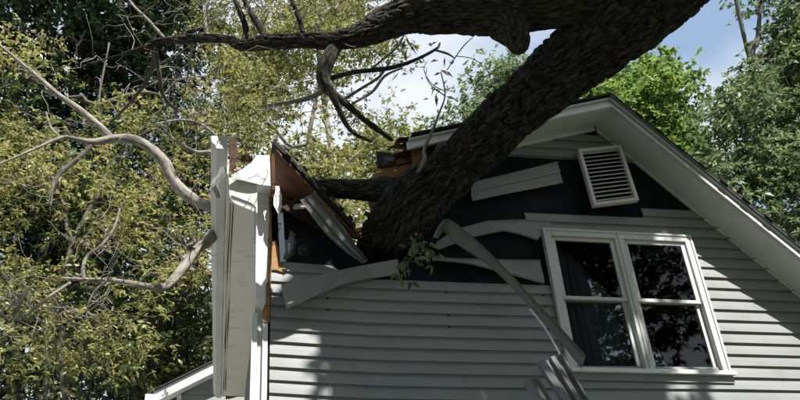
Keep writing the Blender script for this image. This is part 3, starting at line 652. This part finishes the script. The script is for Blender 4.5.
def crown(name, lobes, nclump, per, L, W, mat, parent, seed, size=.45, tintmean=.45, flat=.55, gap=.0, spread=.22, keep=None):
    """leaf clumps spread through ellipsoid lobes; each clump is a loose flat spray of leaves"""
    rg = np.random.default_rng(seed); Ps, Ds, Ts, tips = [], [], [], []
    vol = np.array([l[3]*l[4]*l[5] for l in lobes])**.8; vol /= vol.sum()
    for (cx, cy, cz, ra, rb, rc), q in zip(lobes, vol):
        n = max(6, int(nclump*q)); d = rg.normal(size=(n, 3)); d /= np.linalg.norm(d, axis=1)[:, None]
        rr = rg.uniform(0.05, 1, n)**.42; C = np.array([cx, cy, cz])+d*rr[:, None]*np.array([ra, rb, rc])*(.82+.36*vnoise(d*2.2+cx, seed)[:, None])
        if gap: C = C[vnoise(C*.9, seed+5) > gap]
        if keep is not None: C = C[keep(C)]
        n = len(C); tips.append(C)
        t0 = np.clip(rg.normal(tintmean, spread, n), 0, 1)
        sz = size*rg.uniform(.5, 1.4, n); m = rg.poisson(per*(sz/size)**1.5)
        I = np.repeat(np.arange(n), m); k = len(I)
        K = 6; ro = rg.normal(size=(n, K, 3))*np.array([1, 1, flat])*.55; o = ro[I, rg.integers(0, K, k)]
        Ps.append(C[I]+o*sz[I][:, None]+rg.normal(0, .02, (k, 3))); dd = rg.normal(0, 1, (k, 3))*np.array([1, 1, .6])+o*.6+np.array([0, 0, -.05])
        Ds.append(dd); Ts.append(np.clip(t0[I]+rg.normal(0, .13, k), 0, 1))
    P = np.vstack(Ps); D = np.vstack(Ds); T_ = np.concatenate(Ts)
    V, Q = leaves(P, D, L, W, rg)
    o = mesh_np(name, V, Q, mat, parent, smooth=False, tint=T_); o['kind'] = 'stuff'
    return np.vstack(tips)
def wig(a, b, rg, amp, n=6):
    a, b = np.asarray(a, float), np.asarray(b, float); t = np.linspace(0, 1, n)[:, None]; L = np.linalg.norm(b-a)
    w_ = rg.normal(0, amp*L, (n, 3))*np.sin(t*np.pi); return a+(b-a)*t+w_
def tree(name, label, base, lobes, nclump, per, L, W, mat, seed, bmat='stem', r0=.18, ntwig=120, size=.45, tint=.45, flat=.55, gap=0., group='trees around the house', twr=.012, spread=.22):
    rg = np.random.default_rng(seed+100)
    root = empty(name, (base[0], base[1], -.15-.012*max(0, math.hypot(base[0], base[1])-30)), label, 'tree', group)
    tips = crown('crown', lobes, nclump, per, L, W, mat, root, seed, size, tint, flat, gap, spread)
    top = max(l[2]+l[5]*.5 for l in lobes); cen = np.mean([l[:3] for l in lobes], axis=0)
    b = np.array([base[0], base[1], -.3]); tp = np.array([cen[0], cen[1], top]); path = wig(b, tp, rg, .02, 9)
    t = Tubes(); t.add(path, np.linspace(r0, r0*.18, 9), 12, 50, ridge=.012, seed=seed, rscale=16); t.build('trunk', bmat, root)
    lm = Tubes(); nodes = []
    for l in lobes:
        c = np.array(l[:3]); i = int(np.clip(np.searchsorted(path[:, 2], c[2]-l[5]*.9), 2, 7)); s = path[i]
        lp = wig(s, c+np.array([0, 0, l[5]*.3]), rg, .05, 7); lm.add(lp, np.linspace(r0*.45, r0*.1, 7), 7, 16); nodes += list(catmull(lp, 12)[3:])
    nodes = np.array(nodes)
    for c in tips[rg.permutation(len(tips))[:ntwig]]:
        d = np.linalg.norm(nodes-c, axis=1)+rg.uniform(0, .6, len(nodes)); s = nodes[np.argmin(d)]
        p = wig(s, c, rg, .07, 6); lm.add(p, np.linspace(twr*2.2, twr*.5, 6), 5, 9)
        for _ in range(2):
            j = rg.integers(2, 5); e = p[j]+rg.normal(0, .35, 3)+(c-s)*.2; lm.add(wig(p[j], e, rg, .08, 4), np.linspace(twr, twr*.35, 4), 4)
    lm.build('branches', bmat, root)['kind'] = 'stuff'
    return root
def lobe(u, v, y, ru, rv, ry):
    c = at(u, v, y); k = px(1, y, u, v); return (c.x, c.y, c.z, ru*k, ry, rv*k*1.05)

# --- left, nearest: olive, sunlit small leaves and many pale twigs
tree('olive_tree', 'yellowish olive tree with bare pale twigs, nearest behind the gutter', (-2.3, 6.5),
     [lobe(60, 330, 4.6, 105, 75, 1.5), lobe(160, 250, 5.2, 75, 75, 1.3), lobe(40, 200, 5.0, 95, 80, 1.5), lobe(140, 145, 5.6, 85, 45, 1.4), lobe(20, 90, 5.4, 60, 60, 1.2), lobe(215, 90, 5.8, 50, 50, 1.2), lobe(-70, 260, 5, 60, 130, 1.4)],
     1700, 22, .12, .044, 'leaf_olive', 21, 'stem', .10, 70, .34, .52, .5, .54, twr=.008)
tree('mixed_tree', 'dense mid-green tree filling the gap left of the rear wing', (-4.5, 11),
     [lobe(80, 340, 9.5, 130, 80, 2), lobe(150, 210, 10, 90, 110, 2), lobe(30, 180, 10, 110, 120, 2), lobe(190, 330, 9.5, 60, 80, 1.5)],
     1500, 30, .19, .075, 'leaf_shade', 31, 'stem', .22, 60, .46, .45, .5, .5)
tree('dark_evergreen', 'tall dark evergreen rising behind the olive tree in the top left corner', (-6, 13.5),
     [lobe(60, 10, 12, 120, 75, 2.2), lobe(150, 40, 13, 75, 75, 2), lobe(-20, 100, 12, 90, 90, 2), lobe(120, 170, 14, 120, 130, 2.2), lobe(60, 340, 14, 190, 90, 2.2), lobe(60, -80, 12, 150, 80, 2), lobe(10, 240, 14, 110, 90, 2), lobe(170, 350, 13.5, 70, 70, 2)],
     2200, 46, .25, .11, 'leaf_dark', 41, 'stem', .3, 30, .9, .45, .5, .0)
tree('tall_tree', 'tall loose tree with sky gaps rising behind the caved roof', (2.6, 11),
     [lobe(300, 190, 8.6, 85, 65, 1.6), lobe(240, 110, 9, 55, 60, 1.5), lobe(330, 70, 9.5, 75, 60, 1.6), lobe(388, 135, 9, 34, 40, 1.2), lobe(260, 20, 9.5, 75, 50, 1.5), lobe(385, 62, 9.5, 26, 34, 1.2), lobe(345, 0, 10, 70, 28, 1.5)],
     1500, 24, .14, .052, 'leaf_olive', 51, 'twig', .2, 80, .36, .45, .5, .37, twr=.010)
tree('back_tree', 'hazier green tree standing farthest back behind the caved roof', (3.5, 20),
     [lobe(300, 200, 17, 120, 60, 2), lobe(390, 165, 17, 50, 40, 2), lobe(255, 80, 18, 50, 70, 2), lobe(325, 40, 18, 50, 60, 2)],
     1300, 34, .22, .09, 'leaf_olive', 61, 'stem', .25, 40, .6, .38, .5, .30)
tree('small_tree', 'small grey-green crown peeking between trunk and upper limb', (8.5, 17),
     [lobe(505, 95, 14, 40, 42, 1.6), lobe(470, 130, 14, 45, 22, 1.4), lobe(545, 125, 14, 40, 40, 1.4)],
     340, 36, .2, .08, 'leaf_grey', 71, 'stem', .2, 50, .6, .55, .5, .3)
tree('lime_tree', 'bright lime-green tree right behind the roof peak', (11.5, 10.5),
     [lobe(640, 110, 7, 52, 48, 1.4), lobe(600, 135, 7, 55, 55, 1.4), lobe(670, 145, 7, 30, 38, 1.2), lobe(640, 180, 7, 70, 45, 1.4), lobe(655, 82, 7, 22, 22, .8)],
     1100, 30, .17, .095, 'leaf_lime', 81, 'stem', .18, 60, .40, .5, .6, .32)
tree('grey_green_tree', 'tall grey-green tree filling the sky at the right edge', (12.5, 7.5),
     [lobe(752, 138, 4.5, 44, 50, 1.3), lobe(795, 115, 4.8, 40, 62, 1.4), lobe(720, 190, 4.5, 42, 50, 1.2), lobe(780, 200, 4.5, 60, 60, 1.3), lobe(812, 28, 4.6, 40, 40, 1.3), lobe(765, -8, 4.6, 34, 13, .8), lobe(790, 60, 4.7, 20, 22, .8), lobe(740, 95, 4.6, 26, 22, 1.0), lobe(850, 120, 4.6, 60, 130, 1.5)],
     2100, 30, .135, .062, 'leaf_grey', 91, 'stem', .2, 70, .34, .5, .6, .28)

# --- the fallen tree: leaning bole, the great limb across the roof, side limbs, sprigs
fall = empty('fallen_tree', (9.2, -10.5, -.15), 'huge dark-barked fallen tree limb lying across the smashed roof', 'tree')
P, Rr = ipath([(368, 278, .75, 46), (384, 246, .35, 54), (398, 224, .05, 58), (415, 202, -.16, 59), (445, 176, -.36, 51), (480, 144, -.66, 50), (530, 97, -1.12, 58), (585, 53, -1.6, 68), (640, 6, -2.0, 79), (690, -45, -2.4, 92), (760, -120, -2.8, 100)])
P += [(5.6, -4.6, 8.1), (7.6, -7.6, 9.4), (9.0, -9.8, 8.6), (9.3, -10.6, 5.0), (9.2, -10.5, -.3)]; Rr += [.40, .44, .48, .52, .66]
tb = Tubes(); tb.add(P, Rr, 300, 1100, ridge=.046, seed=2, rscale=19, lump=.024); tb.build('trunk', 'bark', fall)
tv = tb.V[0]; rgf = np.random.default_rng(44); fl = MB(); cen_ = tv.reshape(1100, 300, 3)
for _ in range(260):
    i = int(rgf.integers(20, 700)); j = int(rgf.integers(0, 300)); p = Vector(cen_[i, j]); c_ = Vector(cen_[i].mean(0)); ax = Vector(cen_[min(i+6, 1099)].mean(0))-c_; ax.normalize()
    nn_ = (p-c_).normalized(); sd = nn_.cross(ax)*rgf.uniform(.006, .016); l_ = rgf.uniform(.03, .09)*(1 if rgf.random() < .5 else -1); p = p-nn_*.006
    fl.add([p-sd, p+sd, p+ax*l_*.7+nn_*.012+sd*.7, p+ax*l_+nn_*rgf.uniform(.012, .03), p-sd-nn_*.004, p+sd-nn_*.004], [(0, 1, 2, 3), (4, 5, 2, 3), (0, 4, 3), (1, 5, 2)])
fl.build('bark_flakes', 'rotwood', fall)['kind'] = 'stuff'
def limb(name, pts_, nseg, nring, mat='bark', ridge=.016, lump=.02, seed=1):
    p, r = ipath(pts_); t = Tubes(); t.add(p, r, nseg, nring, ridge=ridge, seed=seed, rscale=26, lump=lump); return t.build(name, mat, fall)
limb('limb', [(628, -14, -2.0, 60), (590, -2, -1.95, 50), (545, 8, -1.9, 42), (500, 13, -1.8, 41), (450, 16, -1.7, 36), (415, 15, -1.65, 35), (388, 22, -1.6, 34), (362, 34, -1.55, 26), (335, 40, -1.5, 19), (300, 40.5, -1.4, 15), (270, 42, -1.3, 15), (243, 45.5, -1.15, 13), (225, 39, -1.0, 9), (190, 39, -.8, 7.5), (160, 42, -.6, 7), (140, 49, -.5, 5), (110, 58, -.3, 3), (70, 70, 0, 1.6)], 140, 620, seed=5, ridge=.018, lump=.016)
limb('limb_stub', [(502, 6, -1.78, 50), (508, 22, -1.79, 42), (514, 34, -1.80, 30), (518, 42, -1.81, 22), (520, 48, -1.81, 16), (521, 51, -1.81, 8)], 60, 40, seed=8)
limb('limb', [(410, 196, -.12, 34), (388, 190, -.06, 27), (365, 190, -.02, 22), (340, 189, .05, 19), (318, 188, .15, 17), (295, 192, .5, 13), (262, 202, 1.0, 11), (235, 207, 1.3, 10.5)], 80, 150, seed=9, lump=.012)
limb('branch', [(235, 207, 1.3, 11), (205, 205, 1.35, 11), (186, 194, 1.38, 12.5), (172, 178, 1.4, 11.5), (165, 163, 1.4, 11), (150, 148, 1.42, 10), (133, 139.5, 1.42, 9.5), (112, 139, 1.4, 8.5), (92, 142, 1.35, 6), (76, 139, 1.3, 4.5), (60, 138, 1.25, 3.5), (30, 151, 1.1, 2.5), (-10, 168, 1, 2)], 40, 200, 'twig', .004, .008, 11)
limb('branch', [(112, 139, 1.4, 7.5), (100, 127, 1.4, 7), (80, 110, 1.42, 6.3), (60, 96, 1.45, 5.5), (38, 77, 1.5, 4.6), (20, 62, 1.55, 3.4), (0, 45, 1.6, 2.5)], 24, 90, 'twig', .003, .006, 12)
limb('branch', [(235, 207, 1.3, 9), (212, 236, .9, 12), (196, 251, .8, 10), (183, 268, .7, 9.5), (172, 281, .6, 8.5), (162, 288, .5, 7.5), (140, 285, .45, 6), (110, 280, .4, 5), (85, 279.5, .35, 3.8), (62, 278, .3, 2)], 24, 110, 'twig', .003, .006, 13)
limb('branch', [(341, 34, -1.47, 14), (334, 48, -1.47, 15), (327, 62, -1.45, 15), (323, 78, -1.4, 13), (331, 92, -1.35, 9.5), (346, 104, -1.25, 7.5), (362, 118, -1.1, 6.5), (378, 130, -.9, 5.5), (392, 140, -.7, 4)], 40, 130, 'bark', .004, .008, 14)
limb('branch', [(326, 84, -1.4, 9), (337, 105, -1.3, 6.5), (345, 122, -1.2, 5.5), (355, 134, -1.1, 4), (372, 142, -1.0, 2.5)], 20, 60, 'bark', .003, .005, 15)
small = [  # thinner boughs
 [(332, 78, -1.35, 5), (355, 72, -1.2, 4.5), (390, 68, -1.0, 4.5), (415, 60, -.9, 3.5), (436, 49, -.8, 3), (440, 43, -.8, 1.8)],
 [(436, 50, -.8, 2.6), (448, 54, -.75, 2.2), (455, 58.5, -.7, 1.2)],
 [(370, 70, -1.1, 2.4), (398, 46, -1.0, 2), (405, 30, -.9, 1.2)],
 [(340, 102, -1.25, 3), (362, 88, -1.0, 2.8), (380, 76, -.8, 2.4), (392, 58, -.7, 1.6)],
 [(352, 104, -1.1, 2.4), (372, 92, -.9, 3), (385, 76, -.8, 2.6), (402, 68, -.8, 1.8)],
 [(326, 90, -1.2, 6), (308, 98, -.8, 5.5), (290, 102, -.4, 4.5), (262, 107, .2, 3)],
 [(243, 45, -1.15, 8), (246, 30, -1.2, 6.5), (240, 12, -1.25, 5.5), (232, -6, -1.3, 5)],
 [(264, 36, -1.3, 6), (258, 24, -1.3, 7), (248, 8, -1.3, 6), (243, -6, -1.3, 5)],
 [(303, 33, -1.45, 5.5), (298, 15, -1.5, 5), (290, -4, -1.55, 4.6)],
 [(164, 38, -.6, 3.6), (150, 22, -.5, 3), (132, 4, -.4, 2.4), (126, -8, -.4, 2)],
 [(207, 36, -.9, 4.5), (205, 20, -.9, 4), (208, 0, -.9, 3.2), (212, -8, -.9, 3)],
 [(152, 46, -.5, 5), (154, 60, -.4, 5.5), (146, 82, -.2, 4), (128, 105, .1, 3.2), (110, 123, .3, 2.4)],
 [(155, 50, -.5, 6), (159, 72, -.4, 5), (163, 95, -.2, 4), (178, 112, .1, 3)],
 [(193, 42, -.8, 2.6), (190, 60, -.6, 2.2), (186, 85, -.3, 1.6)],
 [(94, 142, 1.36, 4), (84, 153, 1.34, 5), (72, 163, 1.3, 5), (58, 175, 1.2, 5), (52, 190, 1.1, 4.2), (50, 206, 1.0, 3)],
 [(60, 138, 1.25, 2.4), (50, 126, 1.3, 2.6), (46, 112, 1.3, 1.6)],
 [(84, 279.5, .35, 4), (83, 268, .35, 4), (88, 256, .35, 4), (102, 245, .3, 3.4), (114, 228, .3, 2.6), (120, 208, .3, 1.6)],
 [(70, 283, .3, 3), (50, 296, .2, 3), (26, 314, .1, 3.6), (8, 318, 0, 2.6), (-10, 300, 0, 2)],
 [(12, 316, .1, 3), (22, 300, .1, 3), (34, 284, .1, 2)],
 [(196, 251, .8, 5), (188, 247, .75, 4.5), (196, 242, .7, 3)],
 [(108, 280, .4, 3), (96, 290, .35, 2.6), (88, 305, .3, 2.2), (86, 324, .3, 1.5)],
 [(210, 152, 1.6, 4.5), (196, 152, 1.5, 4), (182, 145, 1.4, 3), (172, 138, 1.4, 2)],
 [(216, 136, 1.6, 3.4), (200, 124, 1.5, 3), (180, 120, 1.4, 2.4), (155, 124, 1.3, 1.8)],
 [(452, 165, -.55, 3), (424, 170, -.62, 3), (412, 182, -.55, 2.4)],
 [(418, 172, -.62, 3.6), (425, 158, -.66, 4), (424, 150, -.68, 3.6), (432, 132, -.7, 3.2), (438, 116, -.72, 2.4), (445, 95, -.72, 1.6), (441, 72, -.7, 1.2)],
 [(445, 96, -.72, 1.4), (430, 84, -.7, 1.0), (424, 70, -.7, .8)], [(447, 70, -.8, 1.0), (462, 48, -.8, 1.2), (474, 36, -.85, .8)], [(455, 56, -.8, .9), (470, 58, -.8, .9), (482, 64, -.8, .7)],
]
for i, s in enumerate(small):
    limb('twig' if max(q[3] for q in s) < 4 else 'branch', s, 10, 40, 'bark' if i in (0, 6, 7, 8, 23) else 'stem' if i in (3, 5, 11, 12, 14, 20) else 'twig', .0015, .003, 20+i)
# fine bare twigs sprouting from the left limbs
rg = np.random.default_rng(77); tw = Tubes()
for s in small[5:23]+[[(190, 39, -.8, 7), (160, 42, -.6, 7), (110, 58, -.3, 3), (70, 70, 0, 2)], [(112, 139, 1.4, 7), (80, 110, 1.4, 6), (38, 77, 1.5, 4)], [(140, 285, .45, 6), (62, 278, .3, 2)]]:
    p, r = ipath(s); p = catmull(p, 20)
    for _ in range(6):
        a = p[rg.integers(4, 20)]; d = rg.normal(0, 1, 3); d[2] += .25; e = a+d/np.linalg.norm(d)*rg.uniform(.25, .9)
        q = wig(a, e, rg, .09, 6); tw.add(q, np.linspace(.006, .0022, 6), 4, 10)
        for _ in range(2): tw.add(wig(q[3], q[3]+rg.normal(0, .22, 3), rg, .08, 4), np.linspace(.0035, .0016, 4), 4)
t_ = tw.build('twigs', 'twig', fall); t_['kind'] = 'stuff'
# leafy sprigs of the fallen tree near the trunk foot and hanging from the limb
def sprig(name, pts_, n, L, W, mat, seed, spread):
    rg = np.random.default_rng(seed); p = catmull([at(*q) for q in pts_], 40)
    I = rg.integers(0, 40, n); P = p[I]+rg.normal(0, spread, (n, 3)); D = rg.normal(0, 1, (n, 3))+np.array([0, 0, -.6])
    V, Q = leaves(P, D, L, W, rg, .4); o = mesh_np(name, V, Q, mat, fall, smooth=False, tint=np.clip(rg.normal(.5, .25, n), 0, 1)); o['kind'] = 'stuff'
    t = Tubes(); t.add([tuple(at(*q)) for q in pts_], np.linspace(.006, .003, len(pts_)), 5, 20); t.build('sprig_stem', 'twig', fall)
sprig('sprig_leaves', [(415, 240, -.50), (418, 250, -.52), (408, 262, -.52), (402, 276, -.5)], 46, .10, .055, 'leaf_grey', 5, .05)
sprig('sprig_leaves', [(416, 243, -.50), (430, 252, -.5), (434, 262, -.5)], 16, .10, .055, 'leaf_grey', 6, .035)
sprig('sprig_leaves', [(385, 210, .1), (378, 220, .1), (372, 236, .1)], 34, .11, .06, 'leaf_mid', 7, .07)
sprig('sprig_leaves', [(446, 92, -.72), (432, 84, -.7), (424, 70, -.7), (428, 60, -.7)], 26, .10, .035, 'leaf_olive', 8, .10)
sprig('sprig_leaves', [(396, 46, -1.0), (405, 36, -.95), (412, 50, -.9)], 26, .09, .035, 'leaf_olive', 9, .12)
# unseen crown overhead, lobes placed to shade the wall; it shows in the panes
def shade(X, zrel, o): k = Vector((SUN.x, SUN.y, SUN.z))/(-SUN.y); return Vector((X, 0, zrel+Z0))+k*o
def open_to_sun(C):          # gaps cut in the crown to let sun reach the wall
    o = -C[:, 1]; X = C[:, 0]-.40*o; Zt = C[:, 2]-1.40*o-Z0
    return ~(((X < 1.12) & (X > -1.4) & (Zt < 3.1) & (Zt > -.3)) | ((X > 4.55) & (Zt < 3.6) & (Zt > .3)) | ((X > 2.15) & (X < 3.0) & (Zt < 2.2) & (Zt > 1.2)))
LB = []
for X, z, o, r in ((2.0, 2.2, 5.2, 1.05), (3.4, 2.9, 5.6, 1.1), (1.7, 3.2, 5.4, .7), (3.7, 1.4, 5.8, .65), (3.9, 3.6, 6.0, .8), (3.6, 2.2, 5.4, .8)):
    c = shade(X, z, o); LB.append((c.x, c.y, c.z, r, r, r*.6))
LB += [(2.0, -2.6, 11.9, 1.3, 1.2, .8), (-1.6, -5.2, 10.6, 2.0, 2.0, 1.0), (-4.2, -7.5, 10, 2.3, 2.2, 1.4), (3.6, -2.4, 11.6, 1.7, 1.2, .7), (0.2, -8.5, 9.6, 2.2, 1.8, 1.0), (4.2, -9.0, 9.5, 2.0, 1.8, .9), (-1.5, -10.5, 10.5, 2.4, 2.0, 1.2), (9, -11, 12, 2.6, 2.6, 1.8), (6.8, -12.5, 10.5, 2.6, 2.4, 2), (3.0, -13, 9.5, 2.4, 2.2, 2.2)]
tips = crown('crown', LB, 1900, 60, .19, .09, 'leaf_mid', fall, 131, .5, .45, .5, .12, keep=open_to_sun)
LB2 = []
for X, z, o, r in ((1.32, 1.55, 5.0, .5), (1.40, 2.15, 5.0, .5), (1.30, 2.75, 5.0, .45), (1.9, 1.7, 5.1, .6), (2.5, 2.2, 5.1, .6), (1.5, 3.2, 5.1, .45), (3.0, 2.8, 5.2, .6), (3.6, 3.2, 5.2, .6), (2.3, 3.9, 4.7, .6), (3.2, 4.2, 4.7, .6), (3.9, 4.6, 4.7, .5), (1.0, 3.75, 4.8, .38), (4.6, 4.2, 4.8, .4)):
    c = shade(X, z, o); LB2.append((c.x, c.y, c.z, r, r, r*.55))
tips = np.vstack([tips, crown('crown', LB2, 600, 46, .15, .075, 'leaf_mid', fall, 171, .24, .45, .6, .0, keep=open_to_sun)]); LB = LB+LB2
tb = Tubes(); rg = np.random.default_rng(9)
for l in LB:
    s = np.array((7.6, -7.6, 9.4)) if l[1] > -8 else np.array((9.1, -10.2, 8.0)); tb.add(wig(s, l[:3], rg, .05, 7), np.linspace(.14, .03, 7), 8, 20)
for c in tips[::6]:
    l = min(LB, key=lambda q: np.linalg.norm(np.array(q[:3])-c)); tb.add(wig(l[:3], c, rg, .08, 5), np.linspace(.02, .006, 5), 5)
tb.build('shade_crown_branches', 'stem', fall)['kind'] = 'stuff'

# --- unseen yard trees added behind the viewer to close off sky; panes mirror them
def yard(name, label, x, y, h, r, seed):
    lb_ = [(x, y, h-2.2, r*.8, r*.8, 2.2), (x-r*.55, y+.5, h-5, r*.75, r*.7, 2.4), (x+r*.55, y-.3, h-5, r*.75, r*.7, 2.4), (x, y+.8, h-8, r*.95, r*.7, 2.2), (x, y, h-10.5, r*.8, r*.6, 1.8)]
    tree(name, label, (x, y), lb_, 620, 60, .26, .12, 'leaf_mid', seed, 'stem', .3, 24, 1.2, .4, .5, .1)
yard('added_yard_tree', 'broad leafy tree added behind the viewer, mirrored in the left window unit', -6.5, -15, 14, 4.2, 201)
yard('added_yard_tree', 'broad leafy tree added behind the viewer, mirrored in the right window unit', 4.5, -16.5, 18, 4.6, 211)
yard('added_yard_tree', 'broad leafy tree in the yard far to the viewer\'s left', -12, -7.5, 15, 4.6, 231)
yard('added_yard_tree', 'tall leafy tree added to block sky, straight behind the viewer', -1.2, -17.5, 17, 4.6, 241)
yard('added_yard_tree', 'broad leafy tree added beyond the leaning bole, behind the viewer', 13.5, -17.5, 18.5, 4.8, 221)
